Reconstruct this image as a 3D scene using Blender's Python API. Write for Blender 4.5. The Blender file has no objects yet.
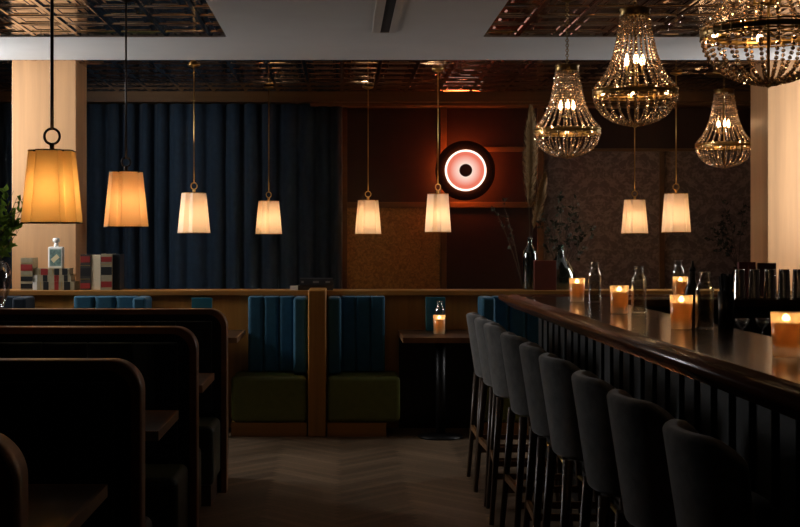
import bpy, bmesh, math, random
from mathutils import Vector, Matrix
random.seed(7)
scn = bpy.context.scene
COL = scn.collection
PI = math.pi
def R(a): return math.radians(a)

# ------------------------------------------------------------------ materials
def new_mat(name):
    m = bpy.data.materials.new(name); m.use_nodes = True
    nt = m.node_tree; b = nt.nodes['Principled BSDF']
    return m, nt, b
def pmat(name, col, rough=.5, metal=0., var=0., scale=8., stretch=(1, 1, 1), bump=0., bscale=None, sheen=0., coat=0., spec=None):
    m, nt, b = new_mat(name)
    b.inputs['Roughness'].default_value = rough
    b.inputs['Metallic'].default_value = metal
    b.inputs['Base Color'].default_value = (*col, 1)
    if sheen:
        b.inputs['Sheen Weight'].default_value = sheen
        b.inputs['Sheen Roughness'].default_value = .4
    if coat:
        b.inputs['Coat Weight'].default_value = coat
        b.inputs['Coat Roughness'].default_value = .15
    if spec is not None: b.inputs['Specular IOR Level'].default_value = spec
    if var or bump:
        tc = nt.nodes.new('ShaderNodeTexCoord'); mp = nt.nodes.new('ShaderNodeMapping')
        mp.inputs['Scale'].default_value = stretch
        nt.links.new(tc.outputs['Object'], mp.inputs['Vector'])
        n = nt.nodes.new('ShaderNodeTexNoise'); n.inputs['Scale'].default_value = scale
        n.inputs['Detail'].default_value = 6; n.inputs['Roughness'].default_value = .6
        nt.links.new(mp.outputs['Vector'], n.inputs['Vector'])
        if var:
            cr = nt.nodes.new('ShaderNodeValToRGB')
            cr.color_ramp.elements[0].position = .3; cr.color_ramp.elements[1].position = .7
            cr.color_ramp.elements[0].color = (*[c * (1 - var) for c in col], 1)
            cr.color_ramp.elements[1].color = (*[min(1, c * (1 + var)) for c in col], 1)
            nt.links.new(n.outputs['Fac'], cr.inputs['Fac'])
            nt.links.new(cr.outputs['Color'], b.inputs['Base Color'])
        if bump:
            bn = n
            if bscale:
                bn = nt.nodes.new('ShaderNodeTexNoise'); bn.inputs['Scale'].default_value = bscale
                bn.inputs['Detail'].default_value = 3
                nt.links.new(tc.outputs['Object'], bn.inputs['Vector'])
            bp = nt.nodes.new('ShaderNodeBump'); bp.inputs['Strength'].default_value = bump
            bp.inputs['Distance'].default_value = .004
            nt.links.new(bn.outputs['Fac'], bp.inputs['Height'])
            nt.links.new(bp.outputs['Normal'], b.inputs['Normal'])
    return m
def wood(name, col, axis='z', rough=.4, var=.3, coat=0., scale=5.):
    st = {'x': (.12, 2.5, 2.5), 'y': (2.5, .12, 2.5), 'z': (2.5, 2.5, .12)}[axis]
    return pmat(name, col, rough, 0, var, scale, st, bump=.05, coat=coat)
def emit(name, col, s):
    m = bpy.data.materials.new(name); m.use_nodes = True; nt = m.node_tree
    nt.nodes.remove(nt.nodes['Principled BSDF'])
    e = nt.nodes.new('ShaderNodeEmission'); e.inputs['Color'].default_value = (*col, 1); e.inputs['Strength'].default_value = s
    nt.links.new(e.outputs[0], nt.nodes['Material Output'].inputs['Surface'])
    return m
def thin_glass(name, tint=(1, 1, 1), refl=1., rough=.03, gcol=(1, 1, 1)):
    m = bpy.data.materials.new(name); m.use_nodes = True; nt = m.node_tree
    nt.nodes.remove(nt.nodes['Principled BSDF'])
    t = nt.nodes.new('ShaderNodeBsdfTransparent'); t.inputs['Color'].default_value = (*tint, 1)
    g = nt.nodes.new('ShaderNodeBsdfGlossy'); g.inputs['Roughness'].default_value = rough; g.inputs['Color'].default_value = (*gcol, 1)
    lw = nt.nodes.new('ShaderNodeLayerWeight'); lw.inputs['Blend'].default_value = .35
    mu = nt.nodes.new('ShaderNodeMath'); mu.operation = 'MULTIPLY_ADD'; mu.inputs[1].default_value = refl * .8; mu.inputs[2].default_value = .05
    mu.use_clamp = True
    mx = nt.nodes.new('ShaderNodeMixShader')
    nt.links.new(lw.outputs['Facing'], mu.inputs[0]); nt.links.new(mu.outputs[0], mx.inputs['Fac'])
    nt.links.new(t.outputs[0], mx.inputs[1]); nt.links.new(g.outputs[0], mx.inputs[2])
    nt.links.new(mx.outputs[0], nt.nodes['Material Output'].inputs['Surface'])
    return m
def shade_mat(name, tcol, dcol):
    m = bpy.data.materials.new(name); m.use_nodes = True; nt = m.node_tree
    nt.nodes.remove(nt.nodes['Principled BSDF'])
    t = nt.nodes.new('ShaderNodeBsdfTranslucent'); t.inputs['Color'].default_value = (*tcol, 1)
    d = nt.nodes.new('ShaderNodeBsdfDiffuse'); d.inputs['Color'].default_value = (*dcol, 1)
    mx = nt.nodes.new('ShaderNodeMixShader'); mx.inputs['Fac'].default_value = .45
    tc = nt.nodes.new('ShaderNodeTexCoord'); n = nt.nodes.new('ShaderNodeTexNoise'); n.inputs['Scale'].default_value = 220
    nt.links.new(tc.outputs['Object'], n.inputs['Vector'])
    bp = nt.nodes.new('ShaderNodeBump'); bp.inputs['Strength'].default_value = .15; bp.inputs['Distance'].default_value = .002
    nt.links.new(n.outputs['Fac'], bp.inputs['Height']); nt.links.new(bp.outputs['Normal'], d.inputs['Normal'])
    nt.links.new(t.outputs[0], mx.inputs[1]); nt.links.new(d.outputs[0], mx.inputs[2])
    nt.links.new(mx.outputs[0], nt.nodes['Material Output'].inputs['Surface'])
    return m

M = {}
M['maple'] = wood('maple', (.56, .32, .155), 'z', .42, .14)
M['oak'] = wood('oak', (.42, .18, .035), 'z', .4, .25)
M['oak_x'] = wood('oak_x', (.38, .165, .035), 'x', .38, .25)
M['trim'] = wood('trim_wood', (.14, .075, .028), 'x', .4, .2)
M['edge'] = wood('edge_wood', (.22, .085, .025), 'x', .38, .3)
M['walnut'] = wood('walnut', (.062, .03, .016), 'x', .35, .35)
M['bartop'] = wood('bar_top', (.07, .035, .017), 'y', .17, .3, coat=.0)
M['bartop'].node_tree.nodes['Principled BSDF'].inputs['Specular IOR Level'].default_value = .3
M['rail'] = wood('bar_rail', (.15, .05, .018), 'y', .2, .3, coat=.0)
M['barfront'] = pmat('bar_front', (.018, .021, .021), .5, var=.2)
M['legwood'] = wood('leg_wood', (.085, .045, .022), 'z', .4, .2)
M['curtain'] = pmat('curtain', (.016, .040, .074), .85, var=.15, scale=20, sheen=.15)
M['blue'] = pmat('blue_velvet', (.013, .092, .158), .8, var=.15, scale=30, sheen=.1, bump=.1)
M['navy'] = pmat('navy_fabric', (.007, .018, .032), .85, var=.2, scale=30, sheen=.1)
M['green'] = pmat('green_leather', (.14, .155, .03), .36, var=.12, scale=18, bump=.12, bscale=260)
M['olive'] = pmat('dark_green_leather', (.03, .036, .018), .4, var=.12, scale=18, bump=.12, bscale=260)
M['stool'] = pmat('stool_velvet', (.135, .132, .122), .85, var=.5, scale=11, sheen=.5, bump=.15)
M['plaster'] = pmat('plaster', (.5, .51, .51), .7, var=.04, scale=3, bump=.05, bscale=160)
M['wallpaint'] = pmat('wall_paint', (.05, .03, .022), .6, var=.1)
M['redwall'] = pmat('oxblood_paint', (.034, .013, .008), .5, var=.12, scale=12)
M['tin'] = pmat('pressed_tin', (.52, .45, .40), .13, 1., var=.15, scale=6)
M['brass'] = pmat('brass', (.55, .36, .13), .3, 1.)
M['antique'] = pmat('antique_brass', (.34, .22, .08), .32, 1.)
M['bronze'] = pmat('bronze', (.035, .024, .018), .4, .8)
M['black'] = pmat('black_plastic', (.008, .008, .008), .4)
M['blackmetal'] = pmat('black_metal', (.012, .011, .011), .45, .3)
M['steel'] = pmat('steel', (.55, .53, .5), .16, 1.)
M['glass'] = thin_glass('clear_glass', (.93, .95, .94), .9)
M['pane'] = thin_glass('window_glass', (.97, .98, 1), .12)
M['smoke'] = thin_glass('smoky_glass', (.62, .58, .54), .8)
M['water'] = thin_glass('water', (.88, .84, .78), .4)
M['greenglass'] = thin_glass('green_glass', (.62, .72, .68), .7)
M['vaseglass'] = thin_glass('vase_glass', (.92, .92, .95), .6, .05, (1, 1, 1))
M['candleglass'] = None
M['wax'] = shade_mat('wax', (.85, .60, .36), (.6, .43, .27))
M['flame'] = emit('flame', (1., .66, .34), 52)
M['bulb'] = emit('bulb', (1., .70, .42), 46)
M['cbulb'] = emit('candle_bulb', (1., .62, .32), 20)
M['leaf'] = pmat('leaf', (.035, .075, .022), .45, var=.35, scale=30)
M['leaf'] = shade_mat('leaf', (.16, .26, .04), (.11, .18, .05))
M['darkleaf'] = pmat('dark_leaf', (.028, .034, .016), .75, var=.35, scale=30)
M['stem'] = pmat('stem', (.06, .045, .025), .7)
M['pampas'] = pmat('pampas', (.34, .21, .09), .9, var=.2, scale=40)
M['teal'] = pmat('teal_card', (.01, .14, .2), .6, var=.08)
M['maroon'] = pmat('maroon_card', (.12, .02, .016), .55, var=.1)
M['rust'] = pmat('rust_card', (.20, .045, .025), .55, var=.12)
M['pages'] = pmat('paper', (.8, .66, .44), .8, var=.12, scale=60, stretch=(1, 1, 30))
M['tan'] = pmat('tan_leather', (.36, .30, .18), .55, var=.15, scale=30)
M['darkcover'] = pmat('dark_cover', (.05, .04, .03), .55, var=.2)
M['redlabel'] = pmat('red_label', (.30, .025, .02), .5)
M['blacklabel'] = pmat('black_label', (.012, .012, .012), .5)
M['gold'] = pmat('gold_foil', (.5, .36, .14), .35, .8)
M['blackcover'] = pmat('black_cover', (.02, .024, .03), .5)
M['greyfoil'] = pmat('grey_foil', (.2, .2, .2), .5)
M['ceramic'] = pmat('white_ceramic', (.82, .80, .74), .25)
M['label'] = pmat('label_green', (.14, .22, .19), .6, var=.5, scale=40)
M['labelc'] = pmat('label_cream', (.72, .62, .36), .6)
M['grille'] = pmat('grille_paint', (.42, .40, .37), .5)
M['dark'] = pmat('dark_void', (.004, .004, .004), .9)
M['outside'] = pmat('outer', (.3, .3, .3), .8)
M['bead'] = None
def bead_mat():
    m, nt, b = new_mat('crystal_bead')
    b.inputs['Base Color'].default_value = (.90, .78, .64, 1)
    b.inputs['Roughness'].default_value = .12
    b.inputs['Metallic'].default_value = .8
    t = nt.nodes.new('ShaderNodeBsdfTransparent'); t.inputs['Color'].default_value = (.9, .75, .6, 1)
    c = nt.nodes.new('ShaderNodeMixShader'); c.inputs['Fac'].default_value = .72
    nt.links.new(t.outputs[0], c.inputs[1]); nt.links.new(b.outputs[0], c.inputs[2])
    nt.links.new(c.outputs[0], nt.nodes['Material Output'].inputs['Surface'])
    return m
M['bead'] = bead_mat()
M['shade_amber'] = shade_mat('shade_amber', (.93, .74, .42), (.75, .58, .32))
M['shade_tan'] = shade_mat('shade_tan', (.94, .74, .50), (.8, .64, .46))
M['shade_cream'] = shade_mat('shade_cream', (.98, .88, .76), (.88, .80, .72))

def frosted(name, tint, tl, fac):
    m = thin_glass(name, tint, .6, .1); nt = m.node_tree
    out = nt.nodes['Material Output']; old = out.inputs['Surface'].links[0].from_socket
    t = nt.nodes.new('ShaderNodeBsdfTranslucent'); t.inputs['Color'].default_value = (*tl, 1)
    mx = nt.nodes.new('ShaderNodeMixShader'); mx.inputs['Fac'].default_value = fac
    nt.links.new(old, mx.inputs[1]); nt.links.new(t.outputs[0], mx.inputs[2]); nt.links.new(mx.outputs[0], out.inputs['Surface'])
    return m
M['candleglass'] = frosted('amber_glass', (.95, .84, .70), (.95, .72, .44), .42)
def wallpaper():
    m, nt, b = new_mat('damask'); b.inputs['Roughness'].default_value = .6
    L = nt.links.new
    tc = nt.nodes.new('ShaderNodeTexCoord'); sp = nt.nodes.new('ShaderNodeSeparateXYZ'); L(tc.outputs['Object'], sp.inputs[0])
    def mth(op, a, bb=None, c=None):
        n = nt.nodes.new('ShaderNodeMath'); n.operation = op
        for i, v in enumerate((a, bb, c)):
            if v is None: continue
            if isinstance(v, (int, float)): n.inputs[i].default_value = v
            else: L(v, n.inputs[i])
        return n.outputs[0]
    x = sp.outputs['X']; z = sp.outputs['Z']
    u = mth('PINGPONG', x, .19)                       # mirrored across
    row = mth('FLOOR', mth('DIVIDE', x, .38))
    zz = mth('ADD', z, mth('MULTIPLY', row, .26))
    v = mth('MODULO', mth('ADD', zz, 20), .52)
    cb = nt.nodes.new('ShaderNodeCombineXYZ'); L(u, cb.inputs[0]); L(v, cb.inputs[2])
    n1 = nt.nodes.new('ShaderNodeTexNoise'); n1.inputs['Scale'].default_value = 19; n1.inputs['Detail'].default_value = 5; n1.inputs['Distortion'].default_value = 1.6
    L(cb.outputs[0], n1.inputs['Vector'])
    du = mth('DIVIDE', mth('SUBTRACT', u, 0), .17); dv = mth('DIVIDE', mth('SUBTRACT', v, .26), .24)
    r = mth('SQRT', mth('ADD', mth('MULTIPLY', du, du), mth('MULTIPLY', dv, dv)))
    k = mth('ADD', mth('MULTIPLY', mth('SINE', mth('MULTIPLY', r, 11)), .05), n1.outputs['Fac'])
    cr = nt.nodes.new('ShaderNodeValToRGB'); cr.color_ramp.elements[0].position = .44; cr.color_ramp.elements[1].position = .58
    cr.color_ramp.elements[0].color = (.15, .11, .09, 1); cr.color_ramp.elements[1].color = (.26, .20, .168, 1)
    L(k, cr.inputs['Fac']); L(cr.outputs['Color'], b.inputs['Base Color'])
    mr = nt.nodes.new('ShaderNodeMapRange'); L(k, mr.inputs[0]); mr.inputs[1].default_value = .46; mr.inputs[2].default_value = .54
    mr.inputs[3].default_value = .7; mr.inputs[4].default_value = .42
    L(mr.outputs[0], b.inputs['Roughness'])
    return m
M['damask'] = wallpaper()
def goldpanel():
    m, nt, b = new_mat('grasscloth'); L = nt.links.new
    tc = nt.nodes.new('ShaderNodeTexCoord'); v = nt.nodes.new('ShaderNodeTexNoise'); v.inputs['Scale'].default_value = 26; v.inputs['Detail'].default_value = 8; v.inputs['Distortion'].default_value = 1.5
    L(tc.outputs['Object'], v.inputs['Vector'])
    cr = nt.nodes.new('ShaderNodeValToRGB'); cr.color_ramp.elements[0].position = .35; cr.color_ramp.elements[1].position = .65
    cr.color_ramp.elements[0].color = (.20, .10, .022, 1); cr.color_ramp.elements[1].color = (.40, .21, .055, 1)
    L(v.outputs['Fac'], cr.inputs['Fac']); L(cr.outputs['Color'], b.inputs['Base Color'])
    b.inputs['Roughness'].default_value = .5
    return m
M['goldpanel'] = goldpanel()
def floor_mat():
    m, nt, b = new_mat('herringbone'); L = nt.links.new
    at = nt.nodes.new('ShaderNodeAttribute'); at.attribute_name = 'tone'
    tc = nt.nodes.new('ShaderNodeTexCoord'); n = nt.nodes.new('ShaderNodeTexNoise'); n.inputs['Scale'].default_value = 45; n.inputs['Detail'].default_value = 8
    L(tc.outputs['Object'], n.inputs['Vector'])
    cr = nt.nodes.new('ShaderNodeValToRGB')
    cr.color_ramp.elements[0].color = (.04, .025, .015, 1); cr.color_ramp.elements[1].color = (.34, .225, .135, 1)
    ad = nt.nodes.new('ShaderNodeMath'); ad.operation = 'MULTIPLY_ADD'; ad.inputs[1].default_value = .45
    L(n.outputs['Fac'], ad.inputs[0]); L(at.outputs['Fac'], ad.inputs[2]); L(ad.outputs[0], cr.inputs['Fac'])
    L(cr.outputs['Color'], b.inputs['Base Color'])
    b.inputs['Roughness'].default_value = .42
    return m
M['floor'] = floor_mat()

# ------------------------------------------------------------------ mesh helpers
def BM(): return bmesh.new()
def box(bm, x0, x1, y0, y1, z0, z1, mi=0):
    vs = [bm.verts.new((x, y, z)) for x in (x0, x1) for y in (y0, y1) for z in (z0, z1)]
    for f in ((0, 1, 3, 2), (4, 6, 7, 5), (0, 4, 5, 1), (2, 3, 7, 6), (0, 2, 6, 4), (1, 5, 7, 3)):
        fc = bm.faces.new([vs[i] for i in f]); fc.material_index = mi
    return bm
def lathe(bm, prof, seg=24, cx=0, cy=0, cz=0, smooth=True, caps=True):
    rings = []
    for r, z in prof:
        if r < 1e-5: rings.append([bm.verts.new((cx, cy, cz + z))])
        else: rings.append([bm.verts.new((cx + r * math.cos(2 * PI * i / seg), cy + r * math.sin(2 * PI * i / seg), cz + z)) for i in range(seg)])
    for a, b in zip(rings, rings[1:]):
        for i in range(seg):
            j = (i + 1) % seg
            try:
                if len(a) == 1 and len(b) == 1: continue
                if len(a) == 1: f = bm.faces.new((a[0], b[j], b[i]))
                elif len(b) == 1: f = bm.faces.new((a[i], a[j], b[0]))
                else: f = bm.faces.new((a[i], a[j], b[j], b[i]))
                f.smooth = smooth
            except ValueError: pass
    if caps:
        for rg in (rings[0], rings[-1]):
            if len(rg) > 1:
                try: bm.faces.new(rg)
                except ValueError: pass
    return bm
def tube(bm, pts, r, seg=8, r2=None, caps=True):
    pts = [Vector(p) for p in pts]; n = len(pts); rings = []
    up = None
    for i, p in enumerate(pts):
        d = (pts[min(i + 1, n - 1)] - pts[max(i - 1, 0)]).normalized()
        if up is None:
            up = Vector((0, 0, 1)) if abs(d.z) < .9 else Vector((1, 0, 0))
        a = d.cross(up).normalized(); b = a.cross(d).normalized(); up = b
        rr = r if r2 is None else r + (r2 - r) * i / max(1, n - 1)
        rings.append([bm.verts.new(p + a * rr * math.cos(2 * PI * k / seg) + b * rr * math.sin(2 * PI * k / seg)) for k in range(seg)])
    for A, B in zip(rings, rings[1:]):
        for k in range(seg):
            f = bm.faces.new((A[k], A[(k + 1) % seg], B[(k + 1) % seg], B[k])); f.smooth = True
    if caps:
        bm.faces.new(list(reversed(rings[0]))); bm.faces.new(rings[-1])
    return bm
def torus(bm, c, R_, r, axis='z', seg=24, s2=8):
    vs = []
    for i in range(seg):
        t = 2 * PI * i / seg
        row = []
        for k in range(s2):
            p = 2 * PI * k / s2; rad = R_ + r * math.cos(p); h = r * math.sin(p)
            if axis == 'z': v = (rad * math.cos(t), rad * math.sin(t), h)
            elif axis == 'y': v = (rad * math.cos(t), h, rad * math.sin(t))
            else: v = (h, rad * math.cos(t), rad * math.sin(t))
            row.append(bm.verts.new(Vector(c) + Vector(v)))
        vs.append(row)
    for i in range(seg):
        for k in range(s2):
            f = bm.faces.new((vs[i][k], vs[(i + 1) % seg][k], vs[(i + 1) % seg][(k + 1) % s2], vs[i][(k + 1) % s2])); f.smooth = True
    return bm
def prism_y(bm, poly, y0, y1, mi=0):
    """polygon in x,z extruded along y"""
    a = [bm.verts.new((x, y0, z)) for x, z in poly]; b = [bm.verts.new((x, y1, z)) for x, z in poly]
    bm.faces.new(a).material_index = mi; bm.faces.new(list(reversed(b))).material_index = mi
    for i in range(len(poly)):
        j = (i + 1) % len(poly); bm.faces.new((a[i], b[i], b[j], a[j])).material_index = mi
    return bm
def prism_z(bm, poly, z0, z1, poly2=None, caps=True):
    a = [bm.verts.new((x, y, z0)) for x, y in poly]; b = [bm.verts.new((x, y, z1)) for x, y in (poly2 or poly)]
    if caps: bm.faces.new(list(reversed(a))); bm.faces.new(b)
    for i in range(len(poly)):
        j = (i + 1) % len(poly); bm.faces.new((a[i], a[j], b[j], b[i]))
    return bm
def obj(name, bm, mat, parent=None, bevel=0., seg=2, subsurf=0, smooth=False, loc=None, solid=0.):
    bmesh.ops.recalc_face_normals(bm, faces=bm.faces)
    me = bpy.data.meshes.new(name); bm.to_mesh(me); bm.free()
    o = bpy.data.objects.new(name, me); COL.objects.link(o)
    for m in (mat if isinstance(mat, (list, tuple)) else [mat]): me.materials.append(m)
    if smooth:
        for p in me.polygons: p.use_smooth = True
    if parent is not None: o.parent = parent
    if loc: o.location = loc
    if solid:
        md = o.modifiers.new('solid', 'SOLIDIFY'); md.thickness = solid; md.offset = 0
    if bevel:
        md = o.modifiers.new('bevel', 'BEVEL'); md.width = bevel; md.segments = seg; md.limit_method = 'ANGLE'; md.angle_limit = R(40)
        if seg > 2:
            for p in me.polygons: p.use_smooth = True
            md.harden_normals = True
    if subsurf:
        md = o.modifiers.new('sub', 'SUBSURF'); md.levels = subsurf; md.render_levels = subsurf
        for p in me.polygons: p.use_smooth = True
    return o
def thing(name, label, cat, loc=(0, 0, 0), rotz=0., group=None):
    o = bpy.data.objects.new(name, None); COL.objects.link(o); o.empty_display_size = .1
    o.location = loc; o.rotation_euler = (0, 0, rotz)
    o['label'] = label; o['category'] = cat
    if group: o['group'] = group
    return o
def tag(o, label, cat, group=None):
    o['label'] = label; o['category'] = cat
    if group: o['group'] = group
    return o
def struct(name, bm, mat, parent=None, **k):
    o = obj(name, bm, mat, parent, **k); o['kind'] = 'structure'
    return o
def dup(root, loc, rotz=0., label=None, group=None):
    kids = {}
    for o in bpy.data.objects:
        if o.parent: kids.setdefault(o.parent.name, []).append(o)
    def rec(o, parent):
        c = o.copy(); COL.objects.link(c)
        if parent is not None: c.parent = parent
        for ch in kids.get(o.name, []): rec(ch, c)
        return c
    r = rec(root, None); r.location = loc; r.rotation_euler = (0, 0, rotz)
    if label: r['label'] = label
    if group: r['group'] = group
    return r

CEIL = 2.81; WL, WR, WB, WF = -3.35, 3.94, 12.05, -1.6

# ------------------------------------------------------------------ room shell
def herringbone():
    bm = BM(); l, w, g = .55, .055, .001
    c45 = math.sqrt(.5)
    lay = bm.faces.layers.float.new('tone_f')
    x0, x1, y0, y1 = WL, WR, WF, WB
    tones = []
    for a in range(-200, 380):
        for b in range(-16, 17):
            for kind in (0, 1):
                ox, oy = a * w + b * l, a * w - b * l
                r = (ox + g, ox + l - g, oy + g, oy + w - g) if kind == 0 else (ox + l + g, ox + l + w - g, oy + w - l + g, oy + w - g)
                pts = [((px - py) * c45, (px + py) * c45) for px, py in ((r[0], r[2]), (r[1], r[2]), (r[1], r[3]), (r[0], r[3]))]
                if any(not (x0 - .35 < p[0] < x1 + .35 and y0 - .35 < p[1] < y1 + .35) for p in pts): continue
                f = bm.faces.new([bm.verts.new((px, py, 0)) for px, py in pts])
                tones.append(random.uniform(.0, .36) + (.22 if kind else 0))  # random plank tone; one direction paler, its gloss put into the colour
    # trim to the room
    base = [bm.verts.new(p) for p in ((x0 - .3, y0 - .3, -.004), (x1 + .3, y0 - .3, -.004), (x1 + .3, y1 + .3, -.004), (x0 - .3, y1 + .3, -.004))]
    low = [bm.verts.new((v.co.x, v.co.y, -.08)) for v in base]
    bm.faces.new(base); bm.faces.new(list(reversed(low)))
    for i in range(4): bm.faces.new((base[i], low[i], low[(i + 1) % 4], base[(i + 1) % 4]))
    n = len(tones)
    o = struct('floor', bm, M['floor'])
    at = o.data.attributes.new('tone', 'FLOAT', 'FACE')
    for i in range(len(o.data.polygons)): at.data[i].value = tones[i] if i < n else -.6
    return o
herringbone()

def wall_with_hole_x(name, x0, x1, ya, yb, za, zb, mat):
    bm = BM()
    box(bm, x0, x1, WF - .2, ya, 0, CEIL + .1); box(bm, x0, x1, yb, WB + .2, 0, CEIL + .1)
    box(bm, x0, x1, ya, yb, 0, za); box(bm, x0, x1, ya, yb, zb, CEIL + .1)
    return struct(name, bm, mat)
LW = (8.6, 9.62, 1.7, 2.75); RW = (9.2, 9.73, 1.2, 2.75)
wall_with_hole_x('wall_left', WL - .2, WL, *LW, M['wallpaint'])
wall_with_hole_x('wall_right', WR, WR + .2, *RW, M['wallpaint'])
bm = BM(); box(bm, WL - .2, WR + .2, WF - .2, WF, 0, CEIL + .1); struct('wall_front', bm, M['wallpaint'])
bm = BM(); box(bm, WL - .2, WR + .2, WB, WB + .2, 0, CEIL + .1); wall_back = struct('wall_back', bm, M['redwall'])
def window(name, x, ya, yb, za, zb, s):
    bm = BM(); t = .06
    x0, x1 = x - .05, x + .05
    box(bm, x0, x1, ya, ya + t, za, zb); box(bm, x0, x1, yb - t, yb, za, zb)
    box(bm, x0, x1, ya + t, yb - t, za, za + t); box(bm, x0, x1, ya + t, yb - t, zb - t, zb)
    ym = (ya + yb) / 2; box(bm, x0, x1, ym - .025, ym + .025, za + t, zb - t)
    w = struct(name, bm, M['walnut'])
    bm = BM(); box(bm, x - .004, x + .004, ya + t, yb - t, za + t, zb - t); struct('window_pane', bm, M['pane'], w)
    bm = BM(); box(bm, min(x, x + s * .22), max(x, x + s * .22), ya - .04, yb + .04, za - .035, za); struct('window_sill', bm, M['maple'], w)
window('window_1', WL - .1, *LW, 1)
window('window_2', WR + .1, *RW, -1)

# plaster soffit with two openings, pressed-tin panels set in them and behind
SF, CF = 9.65, 8.56          # far edge of the soffit, far edge of the openings
bm = BM(); zt = CEIL + .06
box(bm, WL, WR, CF, SF, CEIL, zt)
box(bm, -.79, .965, 3.4, CF, CEIL, zt)
box(bm, WL, WR, WF, 3.4, CEIL, zt)
struct('ceiling', bm, M['plaster'])
bm = BM(); box(bm, WL - .2, WR + .2, WF - .2, WB + .2, CEIL + .1, CEIL + .2); struct('ceiling_slab', bm, M['dark'])
def tin(x0, x1, y0, y1, z, tile=.30):
    bm = BM()
    prof = [(0, -.008), (.012, -.008), (.020, -.003), (.030, 0), (.054, 0), (.060, -.004), (.070, -.004), (.076, 0), (.096, 0), (.112, -.003), (.15, -.003)]
    br = [p[0] for p in prof]
    def axis(a0, a1):
        out = []
        k0 = math.floor(a0 / tile) - 1
        for k in range(k0, int(a1 / tile) + 2):
            for d in br[:-1]: out.append(k * tile + d)
            out.append(k * tile + tile / 2)
            for d in reversed(br[1:-1]): out.append((k + 1) * tile - d)
        out = sorted(set(round(v, 4) for v in out if a0 < v < a1))
        return [a0] + out + [a1]
    def h(d):
        for (d0, h0), (d1, h1) in zip(prof, prof[1:]):
            if d <= d1: return h0 + (h1 - h0) * (d - d0) / (d1 - d0)
        return prof[-1][1]
    def edge(v):
        m = v % tile; return min(m, tile - m)
    X = axis(x0, x1); Y = axis(y0, y1)
    V = [[bm.verts.new((x, y, z + h(min(edge(x), edge(y))))) for y in Y] for x in X]
    for i in range(len(X) - 1):
        for j in range(len(Y) - 1):
            bm.faces.new((V[i][j], V[i][j + 1], V[i + 1][j + 1], V[i + 1][j]))
    return bm
def tin_obj(nm, *a):
    o = struct(nm, tin(*a), M['tin'])
tin_obj('ceiling_tin_left', WL, -.79, 3.4, CF, CEIL + .012)
tin_obj('ceiling_tin_right', .965, WR, 3.4, CF, CEIL + .012)
tin_obj('ceiling_tin_rear', WL, WR, SF, WB, CEIL + .012)
# rear ceiling beam and wall rails
def beam(name, x0, x1, y0, y1, z0, z1, mat='trim', bev=.004):
    bm = BM(); box(bm, x0, x1, y0, y1, z0, z1); return struct(name, bm, M[mat], bevel=bev)
beam('trim_1', WL, WR, 11.80, 12.05, 2.725, CEIL + .03)
beam('trim_2', -.30, WR, 11.84, 12.05, 2.69, 2.725)
beam('trim_3', 0.0, .05, 12.0, 12.05, 0, 2.69)
beam('trim_4', .945, 1.005, 12.0, 12.05, 0, 2.69)
beam('trim_5', 1.005, 1.88, 12.005, 12.05, 2.27, 2.315)
beam('trim_6', .05, .945, 12.005, 12.05, 1.73, 1.785)
beam('trim_7', 1.005, 1.88, 12.005, 12.05, 1.73, 1.785)
beam('trim_8', 1.88, 1.94, 12.0, 12.05, 0, 2.69)
beam('trim_9', 3.05, 3.10, 12.0, 12.05, 0, 2.27)
beam('trim_10', 1.94, WR, 12.0, 12.05, 2.27, 2.30)
bm = BM(); box(bm, .05, .945, 12.02, 12.05, 0, 1.73); struct('gold_panel', bm, M['goldpanel'], wall_back)
bm = BM(); box(bm, 1.94, 3.05, 12.03, 12.05, 0, 2.27); box(bm, 3.10, WR, 12.03, 12.05, 0, 2.27); struct('wallpaper', bm, M['damask'], wall_back)
# columns
def column(name, x0, x1, label=None):
    bm = BM(); box(bm, x0, x1, 9.75, 10.16, 0, CEIL + .03)
    c = struct(name, bm, M['maple'], bevel=.004)
column('column_left', -2.575, -2.075)
column('column_right', 3.32, 3.92)

# ------------------------------------------------------------------ curtain
def curtain(x0, x1, y, label, name='curtain'):
    bm = BM(); n = int((x1 - x0) / .012); rows = []
    zs = [0.03, .7, 1.4, 2.1, 2.5, 2.715]
    for zi, z in enumerate(zs):
        row = []
        for i in range(n + 1):
            x = x0 + (x1 - x0) * i / n
            ph = x * 2 * PI / .165
            ph += .9 * math.sin(x * 3.1) + .5 * math.sin(x * 7.3 + 1) + .08 * math.sin(z * 3 + x * 9)
            a = .038 + .012 * math.sin(x * 5.7)
            s = math.sin(ph); sh = s * abs(s) ** -.25 if abs(s) > 1e-4 else 0
            row.append(bm.verts.new((x + .008 * math.cos(ph), y + a * sh, z)))
        rows.append(row)
    for A, B in zip(rows, rows[1:]):
        for i in range(n): bm.faces.new((A[i], A[i + 1], B[i + 1], B[i])).smooth = True
    o = obj(name, bm, M['curtain'], solid=.004)
    return tag(o, label, 'curtain')
curtain(-3.32, -.005, 11.90, 'long dark navy pleated curtain covering the back wall behind the wooden column')

# ------------------------------------------------------------------ half wall, slab
bm = BM(); box(bm, WL, 3.93, 9.45, 9.70, 0, 1.0)
hw = tag(obj('half_wall', bm, M['oak'], bevel=.003), 'long oak half wall with a ledge behind the far booths', 'half wall')
bm = BM(); box(bm, WL, 3.93, 9.42, 9.72, 1.0, 1.04); obj('ledge', bm, M['oak_x'], hw, bevel=.006)
bm = BM(); box(bm, .43, 1.01, 9.435, 9.45, 0, .70); obj('shadow_panel', bm, M['black'], hw)  # black sheet added for the shade on the wall under the table
bm = BM(); box(bm, -.245, -.115, 9.0, 9.45, 0, 1.06)
tag(obj('booth_partition', bm, M['oak'], bevel=.012, seg=3), 'square oak end post between the two green bench seats', 'partition')

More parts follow.
